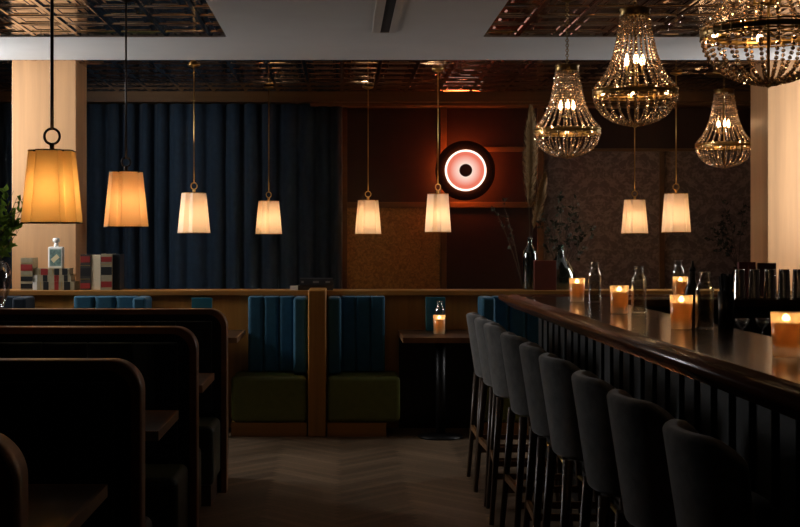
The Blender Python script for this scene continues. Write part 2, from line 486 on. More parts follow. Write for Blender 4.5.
# ------------------------------------------------------------------ far benches
def bench(label, x0, x1, wing, fabric='blue'):
    """wing: +1 back bolster on the right side, -1 on the left"""
    xc = (x0 + x1) / 2; w = (x1 - x0) / 2
    t = thing('bench', label, 'bench', (xc, 9.22, 0), 0, 'benches along the oak half wall')
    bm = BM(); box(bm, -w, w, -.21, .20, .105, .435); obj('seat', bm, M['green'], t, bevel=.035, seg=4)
    px0, px1 = (-w, w - .0) if wing > 0 else (-w, w - .1)
    bm = BM(); box(bm, px0, px1, -.19, .20, 0, .10); obj('plinth', bm, M['oak_x'], t)
    # channelled backrest: outline with two grooves
    bw0, bw1 = (-w + .10, w - .098) if wing > 0 else (-w + .10, w - .10)
    bm = BM(); n = 3; cw = (bw1 - bw0) / n
    for k in range(n):
        a, b = bw0 + k * cw, bw0 + (k + 1) * cw
        poly = []
        for q in range(9):
            th = q / 8; yy = .095 - .012 * min(1, math.sin(PI * th) * 3)
            poly.append((a + (b - a) * th, yy))
        poly += [(b, .20), (a, .20)]
        prism_z(bm, poly, .44, 1.0)
    obj('backrest', bm, M[fabric], t, bevel=.012, seg=3)
    bm = BM()
    if wing > 0: box(bm, w - .10, w, -.10, .20, .44, 1.0)
    else: box(bm, -w, -w + .10, -.10, .20, .44, 1.0)
    obj('side_bolster', bm, M[fabric], t, bevel=.022, seg=4)
    return t
bench('blue back and olive green seat bench just left of oak end post', -.80, -.255, 1)
bench('shaded blue back and olive green seat bench just right of oak end post', -.105, .42, -1)
bench('blue cushioned bench back showing above the farthest booth divider, below the books', -2.10, -1.43, 1)
bench('dark blue bench half hidden behind the far end of the bar', 1.02, 1.60, -1)
t = bench('dark bench back in shadow at the foot of the left wooden column', -2.87, -2.31, 1, 'navy')  # navy in place of blue: its shadow is put into the fabric colour

# ------------------------------------------------------------------ tables
def table(label, x0, x1, y0, y1, z, group, leg_x=None):
    t = thing('dining_table', label, 'table', ((x0 + x1) / 2, (y0 + y1) / 2, 0), 0, group)
    w, d = (x1 - x0) / 2, (y1 - y0) / 2
    bm = BM(); box(bm, -w + .012, w - .012, -d + .012, d - .012, z - .035, z); obj('tabletop', bm, M['walnut'], t)
    bm = BM()
    box(bm, -w, -w + .012, -d, d, z - .036, z + .001); box(bm, w - .012, w, -d, d, z - .036, z + .001)
    box(bm, -w + .012, w - .012, -d, -d + .012, z - .036, z + .001); box(bm, -w + .012, w - .012, d - .012, d, z - .036, z + .001)
    obj('edge_band', bm, M['edge2'], t)
    bm = BM(); lathe(bm, [(.035, .03), (.035, z - .036)], 16); obj('pedestal', bm, M['blackmetal'], t)
    bm = BM(); lathe(bm, [(.165, 0), (.165, .012), (.05, .03)], 24); obj('table_base', bm, M['blackmetal'], t)
    return t
M['edge2'] = wood('table_edge', (.24, .11, .04), 'y', .4, .2)
TG = 'tables between the booth dividers'
table('booth table with wood edge behind the nearest booth divider', -1.95, -.69, 3.12, 3.68, .70, TG)
table('booth table behind the second booth divider from the camera', -1.95, -.69, 4.70, 5.28, .70, TG)
table('booth table behind the third booth divider, half hidden', -1.95, -.69, 6.18, 6.76, .70, TG)
FT = 'tables along the oak half wall'
table('small wooden table left of the lit blue bench, mostly hidden by the farthest divider', -1.41, -.725, 8.62, 9.40, .745, FT)
table('small dark table with teal menu card and lit candle on it', .42, 1.0, 8.62, 9.40, .745, FT)

# ------------------------------------------------------------------ left booth dividers
def divider(label, y, back=False):
    t = thing('booth_divider', label, 'booth', (-1.35, y, 0), 0, 'booth dividers with back-to-back seats')
    x0, x1, H, th, r = -.80, .70, 1.03, .12, .10
    def outline(ins):
        p = [(x0, 0), (x1 - ins, 0)]
        rr = r - ins * .6
        for k in range(13):
            a = R(90 * k / 12); p.append((x1 - ins - rr + rr * math.cos(a), H - ins - rr + rr * math.sin(a)))
        p.append((x0, H - ins)); return p
    # wooden edge band: outer outline minus inner, whole thickness
    bm = BM(); O = outline(0); I = outline(.028)
    for yy, flip in ((0, False), (th, True)):
        a = [bm.verts.new((p[0], yy, p[1])) for p in O]; b = [bm.verts.new((p[0], yy, p[1])) for p in I]
        for i in range(1, len(O) - 1): bm.faces.new((a[i], a[i + 1], b[i + 1], b[i]))
        if not flip: A, B = a, b
        else:
            for i in range(1, len(O) - 1):
                f = bm.faces.new((A[i], a[i], a[i + 1], A[i + 1])); f.smooth = True
                bm.faces.new((B[i], B[i + 1], b[i + 1], b[i]))
    obj('edge_trim', bm, M['edge'], t)
    bm = BM(); prism_y(bm, outline(.028), .008, th - .008); obj('back_panel', bm, M['navy'], t)
    # upholstered pads both sides, seats both sides
    for s, nm in ((-1, 'near'), (1, 'far')):
        yb = .008 if s < 0 else th - .008
        bm = BM()
        for k in range(7):
            a = x0 + .02 + k * .20; b = a + .20
            prism = [(a, yb)] + [(a + (b - a) * q / 6, yb + s * (.03 + .018 * math.sin(PI * q / 6))) for q in range(7)] + [(b, yb)]
            prism_z(bm, prism, .46, .965)
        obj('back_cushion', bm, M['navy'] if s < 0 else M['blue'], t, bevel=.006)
        ya, yc = (yb + s * .004, yb + s * .40)
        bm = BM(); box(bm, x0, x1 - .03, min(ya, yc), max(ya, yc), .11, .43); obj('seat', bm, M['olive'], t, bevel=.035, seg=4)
        ya, yc = (yb + s * .004, yb + s * .36)
        bm = BM(); box(bm, x0, x1 - .05, min(ya, yc), max(ya, yc), 0, .11); obj('plinth', bm, M['walnut'], t)
    return t
for lab, y in (('black booth divider nearest the camera with rounded wooden top corner', 2.47),
               ('dark booth divider second from the camera with rounded wooden edge', 4.01),
               ('dark booth divider third from the camera, brown wooden edge', 5.56),
               ('farthest booth divider, glass vase standing on its top', 7.02)):
    divider(lab, y)

# ------------------------------------------------------------------ bar
BZ = 1.07; BY = 7.96
bar = thing('bar_counter', 'long dark wooden bar counter with rounded front rail and panelled front', 'bar', (1.3, 4.7, 0))
def bl(bm): bmesh.ops.translate(bm, verts=bm.verts, vec=(-1.3, -4.7, 0)); return bm
bm = BM(); box(bm, 1.10, 1.57, 1.2, BY - .10, BZ - .045, BZ - .004); box(bm, 1.57, 3.25, 7.42, BY - .10, BZ - .045, BZ - .004)
obj('bar_top', bl(bm), M['bartop'], bar)
# front rail: moulded profile (x, z) swept along y, and along the far end
prof = [(1.105, BZ - .05), (1.105, BZ - .003), (1.10, BZ + .004), (1.088, BZ + .006), (1.078, BZ + .001), (1.062, BZ - .006), (1.045, BZ - .006), (1.03, BZ + .004), (1.018, BZ + .008), (1.005, BZ + .005), (.996, BZ - .006), (.995, BZ - .018), (1.003, BZ - .030), (1.018, BZ - .038), (1.03, BZ - .045), (1.045, BZ - .055), (1.06, BZ - .07), (1.105, BZ - .075)]
bm = BM(); prism_y(bm, prof, 1.2, BY)
for f in bm.faces:
    if len(f.verts) == 4: f.smooth = True
obj('arm_rail', bl(bm), M['rail'], bar)
bm = BM(); box(bm, 1.105, 3.25, BY - .10, BY, BZ - .05, BZ + .004); obj('end_rail', bl(bm), M['rail'], bar, bevel=.01, seg=3)
bm = BM(); box(bm, 1.24, 1.52, 1.2, BY - .14, .10, BZ - .046)
box(bm, 1.52, 3.2, 7.50, BY - .14, .10, BZ - .046)
obj('body', bl(bm), M['barfront'], bar)
bm = BM(); y = 1.22
while y < BY - .2:
    box(bm, 1.222, 1.24, y, y + .12, .10, BZ - .05); y += .195
box(bm, 1.212, 1.24, 1.2, BY - .14, .10, .26)
obj('front_battens', bl(bm), M['barfront'], bar, bevel=.004)
bm = BM(); box(bm, 1.27, 1.5, 1.2, BY - .18, 0, .10); obj('kick_plate', bl(bm), M['black'], bar)
bm = BM()
tube(bm, [(1.205, 1.3, .20), (1.205, BY - .2, .20)], .012, 10)
for k in range(7):
    yy = 1.5 + k * 1.0; tube(bm, [(1.19, yy, .20), (1.235, yy, .20)], .012, 8)
obj('foot_rail', bl(bm), M['bronze'], bar)
# work counter behind the bar
wc = thing('work_counter', 'dark low work counter behind the bar under the steel tins', 'counter', (2.45, 7.1, 0))
bm = BM(); box(bm, -.75, .75, -.25, .25, .80, .84); obj('counter_top', bm, M['steel2'] if 'steel2' in M else M['blackmetal'], wc)
bm = BM(); box(bm, -.74, .74, -.22, .24, 0, .80); obj('cabinet', bm, M['black'], wc)

# ------------------------------------------------------------------ stools
def stool():
    t = thing('bar_stool', '', 'bar stool', (0, 0, 0), 0, 'bar stools along the counter')
    # seat cushion
    bm = BM(); prof = []
    pts = []
    for k in range(28):
        a = 2 * PI * k / 28; c, s = math.cos(a), math.sin(a)
        pts.append((.17 * math.copysign(abs(c) ** .55, c) + .03, .205 * math.copysign(abs(s) ** .55, s)))
    rings = [(.90, .625), (1., .640), (1., .695), (.93, .712), (.6, .722), (0, .724)]
    prev = None
    for sc, z in rings:
        if sc == 0:
            v = bm.verts.new((0, 0, z))
            for i in range(28): bm.faces.new((prev[i], prev[(i + 1) % 28], v)).smooth = True
            break
        cur = [bm.verts.new((p[0] * sc, p[1] * sc, z)) for p in pts]
        if prev:
            for i in range(28): bm.faces.new((prev[i], prev[(i + 1) % 28], cur[(i + 1) % 28], cur[i])).smooth = True
        else: bm.faces.new(cur)
        prev = cur
    obj('seat', bm, M['stool'], t)
    # curved backrest shell wrapping the rear of the seat
    bm = BM(); nu, nv = 14, 8
    def P(u, v, off):
        # u -1..1 across, v 0..1 up
        wide = .205 * (.86 + .20 * v - .06 * v * v)
        roundc = 1.0
        z = .625 + .365 * v - .045 * max(0, abs(u) - .55) ** 2 / .2 * (1 if v > .5 else 0) * v
        ang = u * R(52)
        rad = wide / math.sin(R(52))
        xx = -.155 - .055 * v + (rad - off) * (-math.cos(ang)) + rad * 1.0 - .0
        yy = (rad - off) * math.sin(ang)
        return (xx + .004, yy, z)
    grids = []
    for off in (-.024, .024):
        grids.append([[bm.verts.new(P(-1 + 2 * i / nu, j / nv, off)) for j in range(nv + 1)] for i in range(nu + 1)])
    for gi, G in enumerate(grids):
        for i in range(nu):
            for j in range(nv):
                bm.faces.new((G[i][j], G[i + 1][j], G[i + 1][j + 1], G[i][j + 1]))
    A, B = grids
    for i in range(nu):
        bm.faces.new((A[i][0], B[i][0], B[i + 1][0], A[i + 1][0])); bm.faces.new((A[i][nv], A[i + 1][nv], B[i + 1][nv], B[i][nv]))
    for j in range(nv):
        bm.faces.new((A[0][j], A[0][j + 1], B[0][j + 1], B[0][j])); bm.faces.new((A[nu][j], B[nu][j], B[nu][j + 1], A[nu][j + 1]))
    obj('backrest', bm, M['stool'], t, bevel=.018, seg=4)
    for sx in (-1, 1):
        for sy in (-1, 1):
            bm = BM(); tube(bm, [(.15 * sx, .15 * sy, .63), (.195 * sx, .195 * sy, 0)], .019, 8, .012); obj('leg', bm, M['legwood'], t)
    def at(z): return .15 + (.63 - z) / .63 * .045
    bm = BM(); e = at(.30); tube(bm, [(e, -e, .30), (e, e, .30)], .011, 8); obj('footrest', bm, M['brass'], t)
    bm = BM(); e = at(.30); box(bm, -e - .009, -e + .009, -e, e, .285, .315); obj('stretcher', bm, M['edge2'], t)
    for sy in (-1, 1):
        e = at(.24); bm = BM(); box(bm, -e, e, sy * e - .009, sy * e + .009, .225, .255); obj('stretcher', bm, M['edge2'], t)
    return t
SY = [7.31, 6.86, 6.41, 5.74, 5.14, 4.64, 4.00, 3.49, 2.87]
SL = ['grey velvet bar stool at the far end of the row', 'grey velvet bar stool second from the far end, half hidden',
      'grey velvet bar stool third from the far end, turned a little', 'grey velvet bar stool fourth from the far end',
      'grey velvet bar stool in the middle of the row', 'grey velvet bar stool fourth from the near end',
      'grey velvet bar stool third from the near end', 'grey velvet bar stool second from the near end',
      'grey velvet bar stool nearest the camera, at the near end of the row']
st0 = stool()
for k, (y, l) in enumerate(zip(SY, SL)):
    rz = R([0, 2, -4, 2, -3, 1, -2, 3, -1][k]); loc = ([.952, .952, .955, .957, .955, .962, .966, .973, .974][k] + random.uniform(-.003, .003), y, 0)
    if k == 0: st0.location = loc; st0.rotation_euler = (0, 0, rz); st0['label'] = l
    else: dup(st0, loc, rz, l)

# ------------------------------------------------------------------ pendant lamps
def pendant(label, x, y, zb, shade, metal, rot, H=.317, wt=.172, wb=.232, rod_r=.005, ring_r=.026):
    t = thing('pendant_lamp', label, 'pendant lamp', (x, y, CEIL), rot, 'fabric pendant lamps on rods')
    z0 = zb - CEIL; z1 = z0 + H
    def cross(W):
        a, e, n = W * .5, W * .25, W * .315
        p = []
        for k in range(4):
            c, s = math.cos(k * PI / 2), math.sin(k * PI / 2)
            for (px, py) in ((a, -e), (a, e), (n, n)):
                p.append((px * c - py * s, px * s + py * c))
        return p
    bm = BM(); prism_z(bm, cross(wb), z0, z1, cross(wt), caps=False); obj('lamp_shade', bm, M[shade], t, solid=.003)
    bm = BM()
    for W, z in ((wb * 1.004, z0), (wt * 1.004, z1)):
        A = cross(W); tube(bm, [(px, py, z) for px, py in A] + [(A[0][0], A[0][1], z)], .0028, 6)
    for k in range(4):
        a = k * PI / 2; tube(bm, [(0, 0, z1 - .004), (wt * .36 * math.cos(a + PI / 4) * 1.41, wt * .36 * math.sin(a + PI / 4) * 1.41, z1 - .004)], .002, 5)
    obj('shade_frame', bm, M[metal], t)
    bm = BM(); lathe(bm, [(.0001, 0), (.011, 0), (.011, .03), (.006, .036), (.0001, .036)], 12, 0, 0, z1 - .002); obj('socket_cap', bm, M[metal], t)
    zc = z1 + .030 + ring_r
    bm = BM(); torus(bm, (0, 0, zc), ring_r, .0045 if ring_r < .03 else .006, 'y'); obj('ring', bm, M[metal], t)
    bm = BM(); tube(bm, [(0, 0, zc + ring_r), (0, 0, -.01)], rod_r, 8); obj('rod', bm, M[metal], t)
    bm = BM(); lathe(bm, [(.0001, -.022), (.012, -.022), (.045, -.008), (.05, 0), (.05, .003), (.0001, .003)], 24); obj('ceiling_canopy', bm, M[metal], t)
    zbulb = z0 + H * .42
    bm = BM(); tube(bm, [(0, 0, z1), (0, 0, zbulb + .03)], .012, 8); obj('lamp_holder', bm, M[metal], t)
    bm = BM(); lathe(bm, [(.0001, -.04), (.02, -.034), (.033, -.012), (.033, .004), (.02, .026), (.012, .04), (.0001, .04)], 16, 0, 0, zbulb); obj('bulb', bm, M['bulb'], t)
    return t
pendant('large amber shaded pendant on a dark rod in front of the left wooden column', -1.276, 5.5, 1.495, 'shade_amber', 'bronze', R(0), rod_r=.008, ring_r=.034, wt=.185, wb=.242)
pendant('tan glowing pendant on a dark rod, second from the left, before the curtain', -1.244, 7.2, 1.495, 'shade_tan', 'bronze', R(24), rod_r=.006)
pendant('cream pendant on a brass rod before the curtain, third from the left', -1.176, 9.93, 1.476, 'shade_cream', 'brass', R(28))
pendant('cream pendant on a brass rod at the right end of the curtain, fourth from left', -.666, 11.36, 1.475, 'shade_cream', 'brass', R(32), H=.30, wb=.215, wt=.165)
pendant('cream pendant on a brass rod hanging before the golden wall panel', .237, 11.36, 1.475, 'shade_cream', 'brass', R(10), H=.305, wb=.22, wt=.17)
pendant('cream pendant on a brass rod just left of the round red wall lamp', .783, 10.2, 1.485, 'shade_cream', 'brass', R(36), H=.31, wb=.195, wt=.155)
pendant('left one of the two cream pendants before the damask wallpaper', 2.66, 11.36, 1.48, 'shade_cream', 'brass', R(5), H=.305, wb=.215, wt=.165)
pendant('right and larger-looking one of the two cream pendants before the damask wallpaper', 2.78, 10.4, 1.485, 'shade_cream', 'brass', R(0), H=.32, wb=.215, wt=.17)

# ------------------------------------------------------------------ chandeliers
def interp(P, t):
    # polyline by length
    L = [0]
    for a, b in zip(P, P[1:]): L.append(L[-1] + math.hypot(b[0] - a[0], b[1] - a[1]))
    d = t * L[-1]
    for i in range(len(P) - 1):
        if d <= L[i + 1] + 1e-9:
            k = (d - L[i]) / (L[i + 1] - L[i]); return (P[i][0] + k * (P[i + 1][0] - P[i][0]), P[i][1] + k * (P[i + 1][1] - P[i][1]))
    return P[-1]
def plen(P): return sum(math.hypot(b[0] - a[0], b[1] - a[1]) for a, b in zip(P, P[1:]))
UP = [(.165, .92), (.185, .78), (.215, .62), (.25, .46), (.305, .31), (.378, .18), (.47, .07), (.492, .035)]
LO = [(.49, -.035), (.475, -.10), (.44, -.18), (.375, -.26), (.28, -.325), (.17, -.365), (.07, -.385)]
def strand(P, bead):
    bm = BM(); n = int(plen(P) / (bead * 1.06))
    for k in range(n + 1):
        r, z = interp(P, k / n)
        bmesh.ops.create_icosphere(bm, subdivisions=1, radius=bead / 2, matrix=Matrix.Translation((r, 0, z)) @ Matrix.Rotation(random.uniform(0, 6), 4, 'X'))
    return bm
def chandelier(label, x, y, zr, D, chain_top=CEIL, canopy=.06, nstr=25):
    t = thing('chandelier', label, 'chandelier', (x, y, zr), 0, 'crystal bead chandeliers')
    up = [(a * D, b * D) for a, b in UP]; lo = [(a * D, b * D) for a, b in LO]
    s0 = obj('bead_strand', strand(up, D * .036), M['bead'], t); s1 = obj('bead_strand', strand(lo, D * .036), M['bead'], t)
    for k in range(1, nstr):
        for s in (s0, s1):
            c = s.copy(); COL.objects.link(c); c.parent = t; c.rotation_euler = (0, 0, 2 * PI * k / nstr)
    bm = BM()   # ring band, openwork look: two tubes with posts and a thin band
    torus(bm, (0, 0, .034 * D), .497 * D, .007 * D, 'z', 48); torus(bm, (0, 0, -.034 * D), .497 * D, .007 * D, 'z', 48)
    lathe(bm, [(.494 * D, -.022 * D), (.499 * D, 0), (.494 * D, .022 * D), (.489 * D, .022 * D), (.493 * D, 0), (.489 * D, -.022 * D), (.494 * D, -.022 * D)], 48, caps=False)
    for k in range(36):
        a = 2 * PI * k / 36; box(bm, *sorted((.494 * D * math.cos(a) - .006 * D, .494 * D * math.cos(a) + .006 * D)), .494 * D * math.sin(a) - .006 * D, .494 * D * math.sin(a) + .006 * D, -.034 * D, .034 * D)
    obj('ring_band', bm, M['brass'], t)
    bm = BM()
    lathe(bm, [(.15 * D, .90 * D), (.172 * D, .905 * D), (.178 * D, .93 * D), (.172 * D, .975 * D), (.185 * D, .985 * D), (.18 * D, 1.0 * D), (.03 * D, 1.005 * D), (.03 * D, .985 * D), (.14 * D, .975 * D)], 32)
    obj('crown', bm, M['antique'], t)
    bm = BM(); lathe(bm, [(.0001, -.42 * D), (.02 * D, -.41 * D), (.03 * D, -.395 * D), (.075 * D, -.392 * D), (.075 * D, -.38 * D), (.0001, -.375 * D)], 20); obj('finial', bm, M['antique'], t)
    bm = BM(); tube(bm, [(0, 0, -.38 * D), (0, 0, 1.0 * D)], .012 * D, 8)
    for k in range(6):
        a = 2 * PI * k / 6; tube(bm, [(0, 0, .02 * D), (.49 * D * math.cos(a), .49 * D * math.sin(a), 0)], .007 * D, 6)
    lathe(bm, [(.0001, .20 * D), (.05 * D, .21 * D), (.06 * D, .24 * D), (.0001, .25 * D)], 16)
    obj('inner_frame', bm, M['antique'], t)
    for k in range(3):
        a = 2 * PI * k / 3 + .4; cx, cy = .105 * D * math.cos(a), .105 * D * math.sin(a)
        bm = BM(); tube(bm, [(0, 0, .23 * D), (cx, cy, .23 * D), (cx, cy, .33 * D)], .014 * D, 8); h = obj('lamp_arm', bm, M['antique'], t)
        bm = BM(); lathe(bm, [(.0001, .33 * D), (.025 * D, .345 * D), (.032 * D, .39 * D), (.018 * D, .44 * D), (.0001, .48 * D)], 12, cx, cy); obj('bulb', bm, M['cbulb'], h)
    for k in range(5):
        a = 2 * PI * k / 5 + .15; cx, cy = .33 * D * math.cos(a), .33 * D * math.sin(a)
        bm = BM(); tube(bm, [(cx * .9, cy * .9, .0), (cx * 1.1, cy * 1.1, .0)], .02 * D, 8); h = obj('lamp_arm', bm, M['antique'], t)
        bm = BM(); lathe(bm, [(.0001, -.02 * D), (.022 * D, -.01 * D), (.026 * D, .02 * D), (.0001, .06 * D)], 12, cx * 1.2, cy * 1.2, .01 * D); obj('bulb', bm, M['cbulb'], h)
    top = chain_top - zr
    bm = BM(); z = 1.0 * D; k = 0
    while z < top - .03:
        torus(bm, (0, 0, z + .012), .0085, .0022, 'y' if k % 2 else 'x', 12, 6); z += .0145; k += 1
    obj('chain', bm, M['antique'], t)
    bm = BM(); lathe(bm, [(.0001, top - .03), (.012, top - .03), (canopy * .9, top - .014), (canopy, top - .004), (canopy, top + .004), (.0001, top + .004)], 32); obj('ceiling_canopy', bm, M['antique'], t)
    return t
chandelier('crystal bead chandelier over the far end of the bar, leftmost of the four', 1.297, 7.20, 2.045, .382, CEIL + .008)
chandelier('crystal bead chandelier over the middle of the bar, second from the left', 1.334, 5.69, 2.09, .382, CEIL + .008)
chandelier('biggest-looking crystal chandelier cut off by the top of the frame', 1.228, 3.60, 2.017, .38, CEIL + .008)
chandelier('crystal bead chandelier hanging in front of the dark wall beside the right wooden column', 3.218, 10.53, 2.215, .472, CEIL + .008, .155)

# ------------------------------------------------------------------ round wall lamp
wl = thing('wall_lamp', 'round red and white glowing disc lamp on the back wall', 'wall lamp', (1.172, 12.0, 2.08))
def disc(bm, r0, r1, y0, y1, seg=64):
    lathe(bm, [(r0 if r0 else .0001, y0), (r1, y0), (r1, y1), (r0 if r0 else .0001, y1)] + ([(r0, y0)] if r0 else []), seg, smooth=False, caps=False)
    bmesh.ops.rotate(bm, verts=bm.verts, matrix=Matrix.Rotation(R(90), 3, 'X'))   # z -> -y
    return bm
bm = BM(); disc(bm, 0, .285, .105, .12); obj('back_plate', bm, pmat('plate_black', (.003, .0025, .0025), .9, spec=.05), wl)
bm = BM(); disc(bm, 0, .215, -.04, .105); obj('wall_mount', bm, M['bronze'], wl)
M['halo'] = emit('halo', (1., .15, .03), 42)
bm = BM(); disc(bm, .22, .232, .075, .095); obj('halo_ring', bm, M['halo'], wl)
M['side'] = emit('side_glow', (1., .17, .04), 80)
bm = BM(); disc(bm, .17, .188, .12, .14); obj('side_glow', bm, M['side'], wl)
M['rim'] = emit('rim_light', (1., .80, .66), 1.8)
bm = BM(); disc(bm, .178, .196, .140, .16); obj('light_rim', bm, M['rim'], wl)
def diffuser_mat():
    m = bpy.data.materials.new('pink_diffuser'); m.use_nodes = True; nt = m.node_tree; L = nt.links.new
    nt.nodes.remove(nt.nodes['Principled BSDF'])
    tc = nt.nodes.new('ShaderNodeTexCoord'); ln = nt.nodes.new('ShaderNodeVectorMath'); ln.operation = 'LENGTH'
    cr = nt.nodes.new('ShaderNodeValToRGB'); e = cr.color_ramp.elements
    mr = nt.nodes.new('ShaderNodeMapRange'); mr.inputs[1].default_value = .06; mr.inputs[2].default_value = .18
    sp = nt.nodes.new('ShaderNodeVectorMath'); sp.operation = 'MULTIPLY'; sp.inputs[1].default_value = (1, 0, 1)
    L(tc.outputs['Object'], sp.inputs[0]); L(sp.outputs[0], ln.inputs[0]); L(ln.outputs['Value'], mr.inputs[0]); L(mr.outputs[0], cr.inputs['Fac'])
    e[0].color = (1., .72, .60, 1); e[1].color = (.82, .19, .12, 1); e[1].position = .75
    em = nt.nodes.new('ShaderNodeEmission'); em.inputs['Strength'].default_value = 1.05
    L(cr.outputs['Color'], em.inputs['Color']); L(em.outputs[0], nt.nodes['Material Output'].inputs['Surface'])
    return m
bm = BM(); disc(bm, .0, .178, .120, .150); obj('diffuser', bm, diffuser_mat(), wl)
bm = BM(); disc(bm, 0, .06, .145, .17); obj('centre_knob', bm, pmat('oxblood_knob', (.10, .02, .015), .5), wl)

# ------------------------------------------------------------------ ceiling vent
v = thing('air_vent', 'long slot air vent in the plaster ceiling', 'vent', (.285, 6.9, CEIL))
bm = BM(); L0, L1 = -2.2, 1.45
box(bm, -.085, -.03, L0, L1, -.008, 0); box(bm, .03, .075, L0, L1, -.008, 0); box(bm, -.03, .03, L1 - .012, L1, -.008, 0); box(bm, -.03, .03, L0, L0 + .012, -.008, 0)
obj('frame', bm, M['grille'], v)
bm = BM(); box(bm, -.03, .03, L0 + .012, L1 - .012, -.003, 0); obj('slot', bm, M['dark'], v)

# ------------------------------------------------------------------ bottles, candles, tins on the bar
def bottle(label, x, y, z, group='clear glass water bottles'):
    t = thing('glass_bottle', label, 'bottle', (x, y, z), 0, group)
    bm = BM()
    lathe(bm, [(.0001, .004), (.030, .004), (.034, .001), (.036, .006), (.036, .155), (.033, .172), (.025, .186), (.022, .192), (.022, .215), (.024, .220), (.024, .228), (.020, .229), (.0195, .190), (.023, .184), (.031, .170), (.0335, .153), (.0335, .012), (.0001, .010)], 28)
    obj('bottle_body', bm, M['glass'], t)
    bm = BM(); lathe(bm, [(.0001, .013), (.0325, .013), (.0325, .12), (.0001, .12)], 24); obj('water', bm, M['water'], t)
    return t
def candle(label, x, y, z, group='lit candles in glass tumblers', s=1.):
    t = thing('candle_glass', label, 'candle', (x, y, z), 0, group)
    bm = BM()
    lathe(bm, [(.0001, .001), (.038, .001), (.040, .004), (.0455, .135), (.0435, .1355), (.0385, .030), (.0001, .028)], 28)
    obj('tumbler', bm, M['candleglass'], t)
    bm = BM(); lathe(bm, [(.0001, .032), (.034, .032), (.0395, .104), (.034, .107), (.0001, .104)], 24); w = obj('wax', bm, M['wax'], t)
    bm = BM(); lathe(bm, [(.0001, .108), (.009, .110), (.012, .116), (.008, .124), (.0001, .132)], 12); obj('flame', bm, M['flame'], t)
    bm = BM(); lathe(bm, [(.0015, .102), (.0015, .109)], 6); obj('wick', bm, M['black'], w)
    return t
BT = BZ - .004
candle('lit candle glass at the far end of the bar beside the first bottle', 1.35, 7.18, BT)
candle('lit candle glass second along the bar from the far end', 1.335, 6.02, BT)
candle('lit candle glass third along the bar from the far end', 1.352, 4.98, BT)
candle('lit amber candle glass nearest the camera at the right edge', 1.35, 3.80, BT)
candle('lit candle glass on the return of the bar before a bottle', 2.03, 7.50, BT)
bottle('clear glass bottle behind the farthest bar candle', 1.425, 7.05, BT)
bottle('clear glass bottle just right of the second bar candle', 1.42, 5.98, BT)
bottle('clear glass bottle beside the third bar candle and the black caddy', 1.43, 4.93, BT)
bottle('clear glass bottle behind the candle on the return of the bar', 2.06, 7.66, BT)
candle('lit candle glass on the dark table below the wall lamp', .70, 9.0, .746)
bottle('clear glass bottle behind the candle on the dark table', .715, 9.14, .746)
def pourer(label, x, y):
    t = thing('dark_bottle', label, 'bottle', (x, y, BT))
    bm = BM(); lathe(bm, [(.0001, 0), (.030, 0), (.032, .004), (.032, .13), (.026, .155), (.013, .175), (.012, .22), (.0001, .22)], 24); obj('bottle_body', bm, M['black'], t)
    bm = BM(); lathe(bm, [(.012, .22), (.014, .222), (.014, .235), (.006, .24), (.005, .265), (.0001, .265)], 16); obj('stopper', bm, M['blackmetal'], t)
pourer('black bottle with a stopper between the glass bottles on the bar', 1.50, 5.35)
def caddy(x, y):
    t = thing('straw_caddy', 'tall black caddy holding straws on the bar', 'caddy', (x, y, BT))
    bm = BM(); lathe(bm, [(.0001, 0), (.030, 0), (.032, .15), (.029, .15), (.028, .01), (.0001, .008)], 24); obj('cup', bm, M['black'], t)
    for k in range(14):
        a = 2 * PI * k / 14; r = .012 if k % 2 else .022
        bm = BM(); tube(bm, [(r * .6 * math.cos(a), r * .6 * math.sin(a), .012), (r * 1.15 * math.cos(a), r * 1.15 * math.sin(a), .215 + .006 * math.sin(k * 5))], .004, 6); obj('straw', bm, M['black'], t)
caddy(1.53, 4.98)
def tin_cup():
    bm = BM(); lathe(bm, [(.0375, 0), (.0385, .003), (.0375, .008), (.0315, .172), (.029, .178), (.0001, .178), (.0001, .174), (.028, .174), (.034, .01), (.034, 0), (.0375, 0)], 32, caps=False)
    return obj('shaker_tin', bm, M['steel'])
tl = ['steel shaker tin at the left end of the upturned row', 'steel shaker tin second in the upturned row', 'steel shaker tin in the middle of the upturned row', 'steel shaker tin fourth in the upturned row', 'steel shaker tin cut by the right edge of the frame']
t0 = None
for k, xx in enumerate((2.39, 2.48, 2.572, 2.66, 2.745)):
    o = tin_cup() if t0 is None else t0.copy()
    if t0 is None: t0 = o
    else: COL.objects.link(o)
    o.location = (xx, 7.52, BT); tag(o, tl[k], 'shaker tin', 'upturned steel shaker tins')
def wineglass(label, x, y):
    bm = BM(); lathe(bm, [(.0001, 0), (.034, .001), (.034, .003), (.006, .009), (.004, .02), (.004, .075), (.012, .085), (.036, .11), (.04, .14), (.034, .125), (.010, .09), (.0001, .088)], 24)
    o = obj('stem_glass', bm, M['glass']); o.location = (x, y, .84); return tag(o, label, 'glass', 'stem glasses on the work counter')
wineglass('stem glass on the low counter behind the bar, left one', 2.24, 7.0)
wineglass('stem glass on the low counter behind the bar, right one', 2.36, 7.02)
